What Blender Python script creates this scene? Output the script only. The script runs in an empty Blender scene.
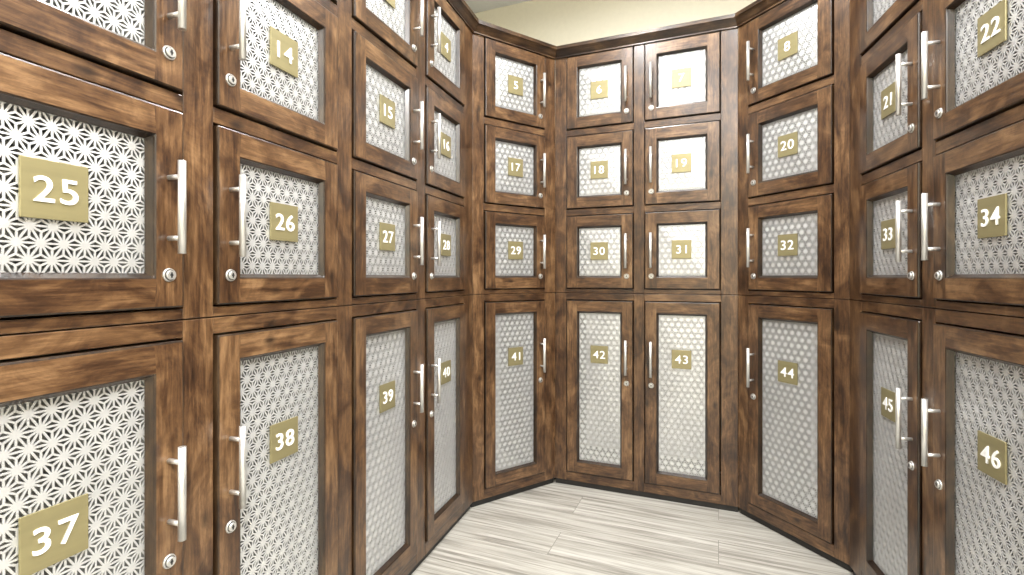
import bpy, bmesh, math, random
from mathutils import Vector, Matrix
random.seed(3)
H=0.36                      # metres per layout unit (one small door height)
ZC=2.92                     # eye height in units
def Z(u): return (u+ZC)*H   # height relative to eye -> metres
COL=bpy.context.scene.collection

# ---------------------------------------------------------------- materials
def newmat(name):
    m=bpy.data.materials.new(name); m.use_nodes=True
    nt=m.node_tree; b=nt.nodes['Principled BSDF']
    return m,nt,b
def L(nt,a,b): nt.links.new(a,b)
def ramp(nt,stops):
    r=nt.nodes.new('ShaderNodeValToRGB')
    while len(r.color_ramp.elements)<len(stops): r.color_ramp.elements.new(0.5)
    for e,(p,c) in zip(r.color_ramp.elements,stops):
        e.position=p; e.color=(*c,1)
    return r
def wood(name,axis,dark=1.0):
    m,nt,b=newmat(name)
    tc=nt.nodes.new('ShaderNodeTexCoord'); oi=nt.nodes.new('ShaderNodeObjectInfo')
    sc=nt.nodes.new('ShaderNodeVectorMath'); sc.operation='SCALE'; sc.inputs[3].default_value=37.0
    cx=nt.nodes.new('ShaderNodeCombineXYZ')
    for i in range(3): L(nt,oi.outputs['Random'],cx.inputs[i])
    L(nt,cx.outputs[0],sc.inputs[0])
    ad=nt.nodes.new('ShaderNodeVectorMath'); ad.operation='ADD'
    L(nt,tc.outputs['Object'],ad.inputs[0]); L(nt,sc.outputs[0],ad.inputs[1])
    def noise(along,across,detail,dist=0.0,rough=.55):
        mp=nt.nodes.new('ShaderNodeMapping')
        s=[across]*3; s[axis]=along
        mp.inputs['Scale'].default_value=s
        L(nt,ad.outputs[0],mp.inputs['Vector'])
        n=nt.nodes.new('ShaderNodeTexNoise'); n.inputs['Scale'].default_value=1
        n.inputs['Detail'].default_value=detail; n.inputs['Roughness'].default_value=rough
        n.inputs['Distortion'].default_value=dist
        L(nt,mp.outputs[0],n.inputs['Vector']); return n
    blotch=noise(7,11,7,.7,.68); grain=noise(10,170,6,.3,.75); fig=noise(6,42,6,1.4,.65)
    def madd(src,k,other=None):
        a=nt.nodes.new('ShaderNodeMath'); a.operation='MULTIPLY_ADD'; a.inputs[1].default_value=k; a.inputs[2].default_value=0
        L(nt,src,a.inputs[0])
        if other is not None: L(nt,other,a.inputs[2])
        return a.outputs[0]
    s=madd(blotch.outputs['Fac'],.46,madd(grain.outputs['Fac'],.26,madd(fig.outputs['Fac'],.28)))
    s=madd(oi.outputs['Random'],.03,s)
    d=dark*.84
    r=ramp(nt,[(.40,(.013*d,.0054*d,.0026*d)),(.475,(.052*d,.0235*d,.0100*d)),(.54,(.118*d,.060*d,.026*d)),(.65,(.28*d,.162*d,.078*d))])
    L(nt,s,r.inputs[0])
    mp=nt.nodes.new('ShaderNodeMapping'); sv=[12,12,12]; sv[axis]=7; mp.inputs['Scale'].default_value=sv
    L(nt,ad.outputs[0],mp.inputs['Vector'])
    v=nt.nodes.new('ShaderNodeTexVoronoi'); v.inputs['Scale'].default_value=1; L(nt,mp.outputs[0],v.inputs['Vector'])
    kr=ramp(nt,[(.04,(.10,.08,.07)),(.17,(1,1,1))]); L(nt,v.outputs['Distance'],kr.inputs[0])
    mx=nt.nodes.new('ShaderNodeMixRGB'); mx.blend_type='MULTIPLY'; mx.inputs[0].default_value=.85
    L(nt,r.outputs[0],mx.inputs[1]); L(nt,kr.outputs[0],mx.inputs[2])
    L(nt,mx.outputs[0],b.inputs['Base Color'])
    b.inputs['Roughness'].default_value=.32
    b.inputs['Coat Weight'].default_value=.25; b.inputs['Coat Roughness'].default_value=.18
    bp=nt.nodes.new('ShaderNodeBump'); bp.inputs['Strength'].default_value=.12; bp.inputs['Distance'].default_value=.002
    L(nt,grain.outputs['Fac'],bp.inputs['Height']); L(nt,bp.outputs[0],b.inputs['Normal'])
    return m
def plain(name,col,rough=.5,metal=0.0,var=0.06,scale=30,stretch=None):
    m,nt,b=newmat(name)
    tc=nt.nodes.new('ShaderNodeTexCoord'); n=nt.nodes.new('ShaderNodeTexNoise'); n.inputs['Scale'].default_value=scale
    n.inputs['Detail'].default_value=3
    if stretch:
        mp=nt.nodes.new('ShaderNodeMapping'); mp.inputs['Scale'].default_value=stretch
        L(nt,tc.outputs['Object'],mp.inputs[0]); L(nt,mp.outputs[0],n.inputs['Vector'])
    else: L(nt,tc.outputs['Object'],n.inputs['Vector'])
    r=ramp(nt,[(.3,tuple(c*(1-var) for c in col)),(.7,tuple(min(1,c*(1+var)) for c in col))])
    L(nt,n.outputs['Fac'],r.inputs[0]); L(nt,r.outputs[0],b.inputs['Base Color'])
    b.inputs['Roughness'].default_value=rough; b.inputs['Metallic'].default_value=metal
    return m
WV=wood('wood_vertical_grain',2); WH=wood('wood_horizontal_grain',0)
WD=wood('wood_dark_bead',2,.25)
MESHM=plain('nickel_perforated_metal',(.69,.70,.71),.43,.7,.05,8)
INTM=plain('locker_interior_steel',(.55,.545,.53),.5,.05,.03,6)
PLATE=plain('brass_number_plate',(.265,.232,.120),.40,.45,.08,6,(1,1,10))
NUM=plain('white_numeral',(.86,.86,.85),.4,0,.01)
NICK=plain('brushed_nickel',(.64,.635,.62),.32,.75,.05,40,(8,8,.3))
DARK=plain('dark_keyway',(.02,.02,.02),.5)
KICK=plain('black_toe_kick',(.012,.011,.010),.5,0,.2)
WALLM=plain('cream_wall_paint',(.75,.72,.60),.8,0,.02,40)
CEILM=plain('ceiling_paint',(.80,.83,.87),.9,0,.02,40)

def floor_mat(angle):
    m,nt,b=newmat('vinyl_plank_floor')
    tc=nt.nodes.new('ShaderNodeTexCoord')
    rot=nt.nodes.new('ShaderNodeMapping'); rot.inputs['Rotation'].default_value=(0,0,-angle)
    L(nt,tc.outputs['Object'],rot.inputs[0])
    br=nt.nodes.new('ShaderNodeTexBrick'); br.inputs['Scale'].default_value=1
    br.inputs['Brick Width'].default_value=1.2; br.inputs['Row Height'].default_value=.18
    br.inputs['Mortar Size'].default_value=.0012; br.inputs['Mortar Smooth'].default_value=.1
    br.inputs['Color1'].default_value=(0,0,0,1); br.inputs['Color2'].default_value=(1,1,1,1)
    br.inputs['Mortar'].default_value=(.5,.5,.5,1)
    L(nt,rot.outputs[0],br.inputs['Vector'])
    off=nt.nodes.new('ShaderNodeVectorMath'); off.operation='MULTIPLY_ADD'
    off.inputs[1].default_value=(7,13,5)
    L(nt,br.outputs['Color'],off.inputs[0]); L(nt,rot.outputs[0],off.inputs[2])
    def nz(sx,sy,det,dist):
        mp=nt.nodes.new('ShaderNodeMapping'); mp.inputs['Scale'].default_value=(sx,sy,1)
        L(nt,off.outputs[0],mp.inputs[0])
        n=nt.nodes.new('ShaderNodeTexNoise'); n.inputs['Scale'].default_value=1
        n.inputs['Detail'].default_value=det; n.inputs['Distortion'].default_value=dist; n.inputs['Roughness'].default_value=.65
        L(nt,mp.outputs[0],n.inputs['Vector']); return n
    n1=nz(1.8,52,6,.45); n2=nz(4,180,3,.15)
    r1=ramp(nt,[(.35,(.21,.195,.17)),(.46,(.335,.32,.285)),(.55,(.43,.415,.375)),(.67,(.53,.515,.475))])
    L(nt,n1.outputs['Fac'],r1.inputs[0])
    r2=ramp(nt,[(.3,(.78,.78,.77)),(.6,(1,1,1))]); L(nt,n2.outputs['Fac'],r2.inputs[0])
    mx=nt.nodes.new('ShaderNodeMixRGB'); mx.blend_type='MULTIPLY'; mx.inputs[0].default_value=1
    L(nt,r1.outputs[0],mx.inputs[1]); L(nt,r2.outputs[0],mx.inputs[2])
    mm=nt.nodes.new('ShaderNodeMixRGB'); mm.inputs[2].default_value=(.18,.17,.15,1)
    L(nt,br.outputs['Fac'],mm.inputs[0]); L(nt,mx.outputs[0],mm.inputs[1])
    L(nt,mm.outputs[0],b.inputs['Base Color']); b.inputs['Roughness'].default_value=.45
    return m

# ---------------------------------------------------------------- mesh helpers
def box(bm,x0,x1,y0,y1,z0,z1,mi=0):
    v=[bm.verts.new((x,y,z)) for x in (x0,x1) for y in (y0,y1) for z in (z0,z1)]
    for f in ((0,1,3,2),(4,6,7,5),(0,4,5,1),(2,3,7,6),(0,2,6,4),(1,5,7,3)):
        fc=bm.faces.new([v[i] for i in f]); fc.material_index=mi
def finish(bm,name,mats,bevel=0,parent=None,loc=(0,0,0)):
    bmesh.ops.recalc_face_normals(bm,faces=bm.faces[:])
    me=bpy.data.meshes.new(name); bm.to_mesh(me); bm.free()
    for m in mats: me.materials.append(m)
    return place(me,name,bevel,parent,loc)
def place(me,name,bevel=0,parent=None,loc=(0,0,0),bmat=-1):
    o=bpy.data.objects.new(name,me); COL.objects.link(o)
    o.location=loc
    if parent: o.parent=parent
    if bevel:
        b=o.modifiers.new('bevel','BEVEL'); b.width=bevel; b.segments=2; b.limit_method='ANGLE'; b.material=bmat
    return o
def cyl(bm,c,axis,r,l,seg=16,mi=0,r2=None):
    axis=Vector(axis).normalized(); q=axis.to_track_quat('Z','Y')
    mat=Matrix.Translation(Vector(c)+axis*l/2) @ q.to_matrix().to_4x4()
    res=bmesh.ops.create_cone(bm,cap_ends=True,segments=seg,radius1=r,radius2=r if r2 is None else r2,depth=l,matrix=mat)
    fs=set()
    for v in res['verts']:
        for f in v.link_faces: fs.add(f)
    for f in fs:
        f.material_index=mi; f.smooth=len(f.verts)==4

# perforated hemp-leaf pattern panel, cross-broken sheet (shallow pyramid with apex at the number plate)
A=.080*H; INS=.0043*H; CREASE=.007
panel_cache={}
def panel_mesh(w,h,az):
    key=(round(w,3),round(h,3),round(az,3))
    if key in panel_cache: return panel_cache[key]
    bm=bmesh.new(); hh=A*math.sqrt(3)/2; m=A*.55; th=.0015
    def P(i,j): return Vector((i*A+j*A/2, j*hh))
    def Y(q):
        t=max(abs(q.x)/(w/2), (q.y-az)/(h/2-az), (az-q.y)/(az+h/2))
        return -CREASE*(1-min(1,t))
    nj=int(h/hh)//2+3; ni=int(w/A)+nj+4
    for j in range(-nj,nj):
        for i in range(-ni,ni):
            for tri in ((P(i,j),P(i+1,j),P(i,j+1)),(P(i+1,j),P(i+1,j+1),P(i,j+1))):
                c=(tri[0]+tri[1]+tri[2])/3
                if abs(c.x)>w/2+m or abs(c.y)>h/2+m: continue
                for k in range(3):
                    t=[tri[k],tri[(k+1)%3],c]
                    a=(t[1]-t[2]).length; b_=(t[2]-t[0]).length; cc=(t[0]-t[1]).length
                    p=a+b_+cc; inc=(t[0]*a+t[1]*b_+t[2]*cc)/p
                    area=abs((t[1]-t[0]).cross(t[2]-t[0]))/2; rr=2*area/p; s=1-INS/rr
                    o=[bm.verts.new((q.x,Y(q),q.y)) for q in t]
                    q=[inc+(x-inc)*s for x in t]
                    n=[bm.verts.new((x.x,Y(x),x.y)) for x in q]
                    d=[bm.verts.new((x.x,Y(x)+th,x.y)) for x in q]
                    for e in range(3):
                        f=(e+1)%3
                        bm.faces.new((o[e],o[f],n[f],n[e])); bm.faces.new((n[e],n[f],d[f],d[e]))
    me=bpy.data.meshes.new('perforated_panel'); bm.to_mesh(me); bm.free(); me.materials.append(MESHM)
    panel_cache[key]=me; return me

def door_frame_mesh(w,h,fw,th):
    bm=bmesh.new()
    xs=[-w/2,-w/2+fw,w/2-fw,w/2]; zs=[-h/2,-h/2+fw,h/2-fw,h/2]
    F={(i,j,k):bm.verts.new((xs[i],(0,th)[k],zs[j])) for i in range(4) for j in range(4) for k in range(2)}
    for k in range(2):
        for i in range(3):
            for j in range(3):
                if i==1 and j==1: continue
                f=bm.faces.new([F[(i,j,k)],F[(i+1,j,k)],F[(i+1,j+1,k)],F[(i,j+1,k)]])
                f.material_index=1 if i==1 else 0
    def side(a,b):
        bm.faces.new([F[(*a,0)],F[(*b,0)],F[(*b,1)],F[(*a,1)]]).material_index=2
    for n in range(3):
        side((n,0),(n+1,0)); side((n,3),(n+1,3)); side((0,n),(0,n+1)); side((3,n),(3,n+1))
    side((1,1),(2,1)); side((1,2),(2,2)); side((1,1),(1,2)); side((2,1),(2,2))
    bmesh.ops.recalc_face_normals(bm,faces=bm.faces[:])
    iw,ih=w/2-fw,h/2-fw; bw=.018*H
    y0,y1=.004,th*.60
    o=[(-iw,-ih),(iw,-ih),(iw,ih),(-iw,ih)]; n=[(-iw+bw,-ih+bw),(iw-bw,-ih+bw),(iw-bw,ih-bw),(-iw+bw,ih-bw)]
    for k in range(4):
        a,b=o[k],o[(k+1)%4]; c,d=n[(k+1)%4],n[k]
        f=bm.faces.new([bm.verts.new(p) for p in ((a[0],y0,a[1]),(b[0],y0,b[1]),(c[0],y1,c[1]),(d[0],y1,d[1]))]); f.material_index=2
    me=bpy.data.meshes.new('door_frame'); bm.to_mesh(me); bm.free()
    for m in (WV,WH,WD): me.materials.append(m)
    return me
def handle_mesh():
    bm=bmesh.new(); l=.46*H; so=.088*H
    cyl(bm,(0,-so,-l/2),(0,0,1),.0066,l,24)
    for z in (-l*.33,l*.33): cyl(bm,(0,0.0005,z),(0,-1,0),.0045,so,16)
    bmesh.ops.recalc_face_normals(bm,faces=bm.faces[:])
    me=bpy.data.meshes.new('bar_handle'); bm.to_mesh(me); bm.free(); me.materials.append(NICK)
    return me
def lock_mesh():
    bm=bmesh.new()
    cyl(bm,(0,0,0),(0,-1,0),.0125,.003,28,0,.0115); cyl(bm,(0,-.003,0),(0,-1,0),.0088,.004,24,0,.008)
    cyl(bm,(0,-.003,0),(0,-1,0),.0098,.0006,24,1)
    box(bm,-.0013,.0013,-.0076,-.007,-.005,.005,1)
    cyl(bm,(0,-.0070,0),(0,-1,0),.003,.0004,14,1)
    me=bpy.data.meshes.new('cam_lock'); bm.to_mesh(me); bm.free(); me.materials.append(NICK); me.materials.append(DARK)
    return me
def plate_mesh():
    bm=bmesh.new(); s=.120*H
    box(bm,-s,s,-.004,0,-s,s)
    me=bpy.data.meshes.new('number_plate'); bm.to_mesh(me); bm.free(); me.materials.append(PLATE); return me
def num_mesh(n):
    cu=bpy.data.curves.new('n','FONT'); cu.body=str(n); cu.size=.148*H; cu.extrude=.0010; cu.offset=.0003
    cu.align_x='CENTER'; cu.align_y='CENTER'; cu.space_character=1.12
    o=bpy.data.objects.new('n',cu); COL.objects.link(o)
    dg=bpy.context.evaluated_depsgraph_get(); me=bpy.data.meshes.new_from_object(o.evaluated_get(dg))
    bpy.data.objects.remove(o)
    xs=[v.co.x for v in me.vertices]; ys=[v.co.y for v in me.vertices]
    cx=(min(xs)+max(xs))/2; cy=(min(ys)+max(ys))/2
    for v in me.vertices: v.co=Vector(((v.co.x-cx)*1.08,-v.co.z,v.co.y-cy))
    me.materials.clear(); me.materials.append(NUM); return me
HM,LM,PM=handle_mesh(),lock_mesh(),plate_mesh()

ROWS=[(2.06,3.06,2.56,-.345),(.952,1.952,1.465,-.345),(-.155,.845,.355,-.345),(-2.71,-.325,-1.06,-.36)]
SEAM=-.222; TOP=3.13; BOT=-2.84; FLOOR=-ZC
FT=.055*H; FW=.155*H; PROUD=.022*H; DT=.048*H+PROUD; G=.010*H; DEPTH=1.15*H

def cabinet(P,ang,length,doors,crown):
    e=bpy.data.objects.new('locker_cabinet',None); COL.objects.link(e)
    e.location=(P[0]*H,P[1]*H,0); e.rotation_euler=(0,0,math.radians(ang)); e.empty_display_size=.2
    Ln=length*H
    bm=bmesh.new()
    xs=[0]
    for d in doors: xs+= [d[0]*H-G,d[1]*H+G]
    xs.append(Ln)
    for k in range(0,len(xs),2):
        box(bm,xs[k],xs[k+1],0,FT,Z(SEAM)+.0012,Z(TOP),0)
        box(bm,xs[k],xs[k+1],0,FT,Z(BOT),Z(SEAM)-.0012,0)
    for d in doors:
        a,b=d[0]*H-G,d[1]*H+G
        box(bm,a,b,0,FT,Z(3.06)+G,Z(TOP),1)
        box(bm,a,b,0,FT,Z(1.952)+G,Z(2.06)-G,1)
        box(bm,a,b,0,FT,Z(.845)+G,Z(.952)-G,1)
        box(bm,a,b,0,FT,Z(SEAM)+.0012,Z(-.155)-G,1)
        box(bm,a,b,0,FT,Z(-.325)+G,Z(SEAM)-.0012,1)
        box(bm,a,b,0,FT,Z(BOT),Z(-2.71)-G,1)
    finish(bm,'face_frame',[WV,WH],.0014,e)
    bm=bmesh.new(); y0=FT; y1=DEPTH
    box(bm,0.002,.018,y0,y1,Z(BOT),Z(TOP)); box(bm,Ln-.018,Ln-.002,y0,y1,Z(BOT),Z(TOP))
    box(bm,.018,Ln-.018,y0,y1,Z(TOP)-.016,Z(TOP)); box(bm,.018,Ln-.018,y1-.006,y1,Z(BOT),Z(TOP)-.016)
    finish(bm,'carcass',[WV],0,e)
    bm=bmesh.new(); box(bm,0,Ln,.035*H,.10*H,Z(FLOOR)+.0005,Z(BOT)); finish(bm,'toe_kick',[KICK],0,e)
    bm=bmesh.new()
    for d in doors:
        for (z0,z1,_,_) in ROWS:
            a,b=d[0]*H+.002,d[1]*H-.002; c,f=Z(z0)+.002,Z(z1)-.002; ya,yb=FT+.001,DEPTH-.02
            v={(i,j,k):bm.verts.new(((a,b)[i],(ya,yb)[j],(c,f)[k])) for i in (0,1) for j in (0,1) for k in (0,1)}
            for q in (((0,0,0),(0,1,0),(0,1,1),(0,0,1)),((1,0,0),(1,0,1),(1,1,1),(1,1,0)),
                      ((0,0,0),(1,0,0),(1,1,0),(0,1,0)),((0,0,1),(0,1,1),(1,1,1),(1,0,1)),((0,1,0),(1,1,0),(1,1,1),(0,1,1))):
                bm.faces.new([v[x] for x in q])
    finish(bm,'locker_interior',[INTM],0,e)
    for (t0,t1,side,nums) in doors:
        w=(t1-t0)*H; cx=(t0+t1)/2*H
        for (z0,z1,zc,dl),n in zip(ROWS,nums):
            h=(z1-z0)*H; cz=(Z(z0)+Z(z1))/2
            place(door_frame_mesh(w,h,FW,DT),'door_frame',.0034,e,(cx,-PROUD,cz),2)
            py=.0095; ap=py-CREASE
            place(panel_mesh(w-2*FW,h-2*FW,Z(zc)-cz),'perforated_panel',0,e,(cx,py,cz))
            place(PM,'number_plate',.0008,e,(cx,ap+.0005,Z(zc)))
            place(num_mesh(n),'numeral',0,e,(cx,ap-.0045,Z(zc)))
            hx=cx+side*(w/2-.082*H)
            place(HM,'bar_handle',0,e,(hx,-PROUD,Z(zc-.01)))
            place(LM,'cam_lock',0,e,(hx,-PROUD,Z(zc+dl)))
    mw=Matrix.Translation(e.location)@Matrix.Rotation(math.radians(ang),4,'Z')
    inv=mw.inverted(); bm=bmesh.new()
    ra,rb=[[bm.verts.new(inv@p) for p in ring] for ring in crown]
    n=len(ra)
    for k in range(n):
        j=(k+1)%n; bm.faces.new((ra[k],ra[j],rb[j],rb[k]))
    bm.faces.new(ra); bm.faces.new(rb[::-1])
    finish(bm,'crown_molding',[WC],0,e)
    return e
WC=wood('wood_crown',0,.5)

def col(n): return [n,n+12,n+24,n+36]
C1=Vector((-.495,6.30)); C2=Vector((.61,7.07)); C3=Vector((2.789,6.17)); C4=Vector((3.323,4.926))
aL=71.9; dL=Vector((math.cos(math.radians(aL)),math.sin(math.radians(aL))))
LL=6.3; S=C1-dL*LL; o26=LL-3.71
aR=-104.0; dR=Vector((math.cos(math.radians(aR)),math.sin(math.radians(aR)))); LR=3.95; E=C4+dR*LR
def ang(a,b): return math.degrees(math.atan2(b.y-a.y,b.x-a.x))
pts=[S,C1,C2,C3,C4,E]
prof=[(.0,3.075),(.022,3.075),(.022,3.09),(.036,3.105),(.062,3.14),(.085,3.165),(.095,3.17),(.095,3.215),(-.10,3.215),(-.10,3.135),(.0,3.135)]
rings=[]
for i,p in enumerate(pts):
    if i==0: d=(pts[1]-p).normalized(); nrm=Vector((d.y,-d.x)); k=1
    elif i==len(pts)-1: d=(p-pts[i-1]).normalized(); nrm=Vector((d.y,-d.x)); k=1
    else:
        d1=(p-pts[i-1]).normalized(); d2=(pts[i+1]-p).normalized()
        n1=Vector((d1.y,-d1.x)); n2=Vector((d2.y,-d2.x)); nrm=(n1+n2).normalized(); k=1/nrm.dot(n1)
    rings.append([Vector(((p.x+nrm.x*o*k)*H,(p.y+nrm.y*o*k)*H,Z(z))) for o,z in prof])

cabinet(S,aL,LL,[(o26-2.53,o26-1.52,-1,[12,24,36,48]),(o26-1.30,o26-.2,1,col(1)),(o26,o26+1.04,-1,col(2)),(o26+1.245,o26+2.26,1,col(3)),(o26+2.465,o26+3.42,-1,col(4))],rings[0:2])
cabinet(C1,ang(C1,C2),(C2-C1).length,[(.178,1.150,1,col(5))],rings[1:3])
cabinet(C2,ang(C2,C3),(C3-C2).length,[(.174,1.083,1,col(6)),(1.239,2.152,-1,col(7))],rings[2:4])
cabinet(C3,ang(C3,C4),(C4-C3).length,[(.163,1.191,-1,col(8))],rings[3:5])
cabinet(C4,aR,LR,[(.286,1.285,1,col(9)),(1.475,2.59,-1,col(10)),(2.78,3.79,1,col(11))],rings[4:6])

# ---------------------------------------------------------------- room shell
CE=4.74
aB=ang(C2,C3); dB=Vector((math.cos(math.radians(aB)),math.sin(math.radians(aB)))); nB=Vector((-dB.y,dB.x))
OFF=1.28
def isect(p,d,q,e):
    cr=d.x*e.y-d.y*e.x; r=q-p; t=(r.x*e.y-r.y*e.x)/cr; return p+d*t
pB=C2+nB*OFF
pL=S+Vector((-dL.y,dL.x))*OFF; pR=C4+Vector((-dR.y,dR.x))*OFF
K1=isect(pL,dL,pB,dB); K2=isect(pB,dB,pR,dR)
dF=Vector((1,0)); pF=Vector((0,-4.5)); K0=isect(pL,dL,pF,dF); K3=isect(pR,dR,pF,dF)
def wallseg(name,a,b):
    d=(b-a); l=d.length*H
    bm=bmesh.new(); box(bm,0,l,0,.10,Z(FLOOR),Z(CE))
    o=finish(bm,name,[WALLM],0); o.location=(a.x*H,a.y*H,0); o.rotation_euler=(0,0,math.atan2(d.y,d.x)); return o
wallseg('wall_left',K0,K1); wallseg('wall_back',K1,K2); wallseg('wall_right',K2,K3); wallseg('wall_front',K3,K0)
def slab(name,z0,z1,m):
    bm=bmesh.new(); box(bm,-7*H,8*H,-5.2*H,11*H,z0,z1); return finish(bm,name,[m],0)
slab('floor',-.06,0,floor_mat(math.radians(aB)))
slab('ceiling',Z(CE),Z(CE)+.06,CEILM)

# ---------------------------------------------------------------- recessed ceiling downlights
TRIM=plain('light_trim_white',(.85,.85,.85),.4)
def lamp(x,y,power,r=.085):
    bm=bmesh.new(); z1=Z(CE)-.0005; z0=z1-.022; n=40
    rr=[(r,z1),(r,z0+.004),(r+.004,z0),(r+.022,z0+.006),(r+.028,z1)]
    rings=[[bm.verts.new((a*math.cos(2*math.pi*k/n),a*math.sin(2*math.pi*k/n),b)) for k in range(n)] for a,b in rr]
    for a,b in zip(rings[:-1],rings[1:]):
        for k in range(n):
            j=(k+1)%n; bm.faces.new((a[k],a[j],b[j],b[k]))
    o=finish(bm,'recessed_ceiling_light',[TRIM],0); o.location=(x*H,y*H,0)
    ld=bpy.data.lights.new('lamp','AREA'); ld.shape='DISK'; ld.size=r*1.95; ld.energy=power
    ld.color=(1,.985,.97)
    lo=bpy.data.objects.new('lamp',ld); COL.objects.link(lo); lo.parent=o; lo.location=(0,0,z0+.006)
lamp(1.15,5.2,25); lamp(-.1,3.4,19); lamp(2.0,3.2,19); lamp(-.6,.4,25); lamp(2.3,.4,27); lamp(.8,-2.4,140,.14)

w=bpy.data.worlds.new('world'); bpy.context.scene.world=w; w.use_nodes=True
w.node_tree.nodes['Background'].inputs[0].default_value=(1,.98,.95,1); w.node_tree.nodes['Background'].inputs[1].default_value=.5

cd=bpy.data.cameras.new('camera'); cam=bpy.data.objects.new('camera',cd); COL.objects.link(cam)
cam.location=(0,0,Z(0)); cam.rotation_euler=(math.radians(90),0,0)
cd.sensor_width=36; cd.lens=500/1024*36; cd.shift_y=-10.5/1024; cd.clip_start=.02
bpy.context.scene.camera=cam
bpy.context.scene.view_settings.view_transform='Standard'
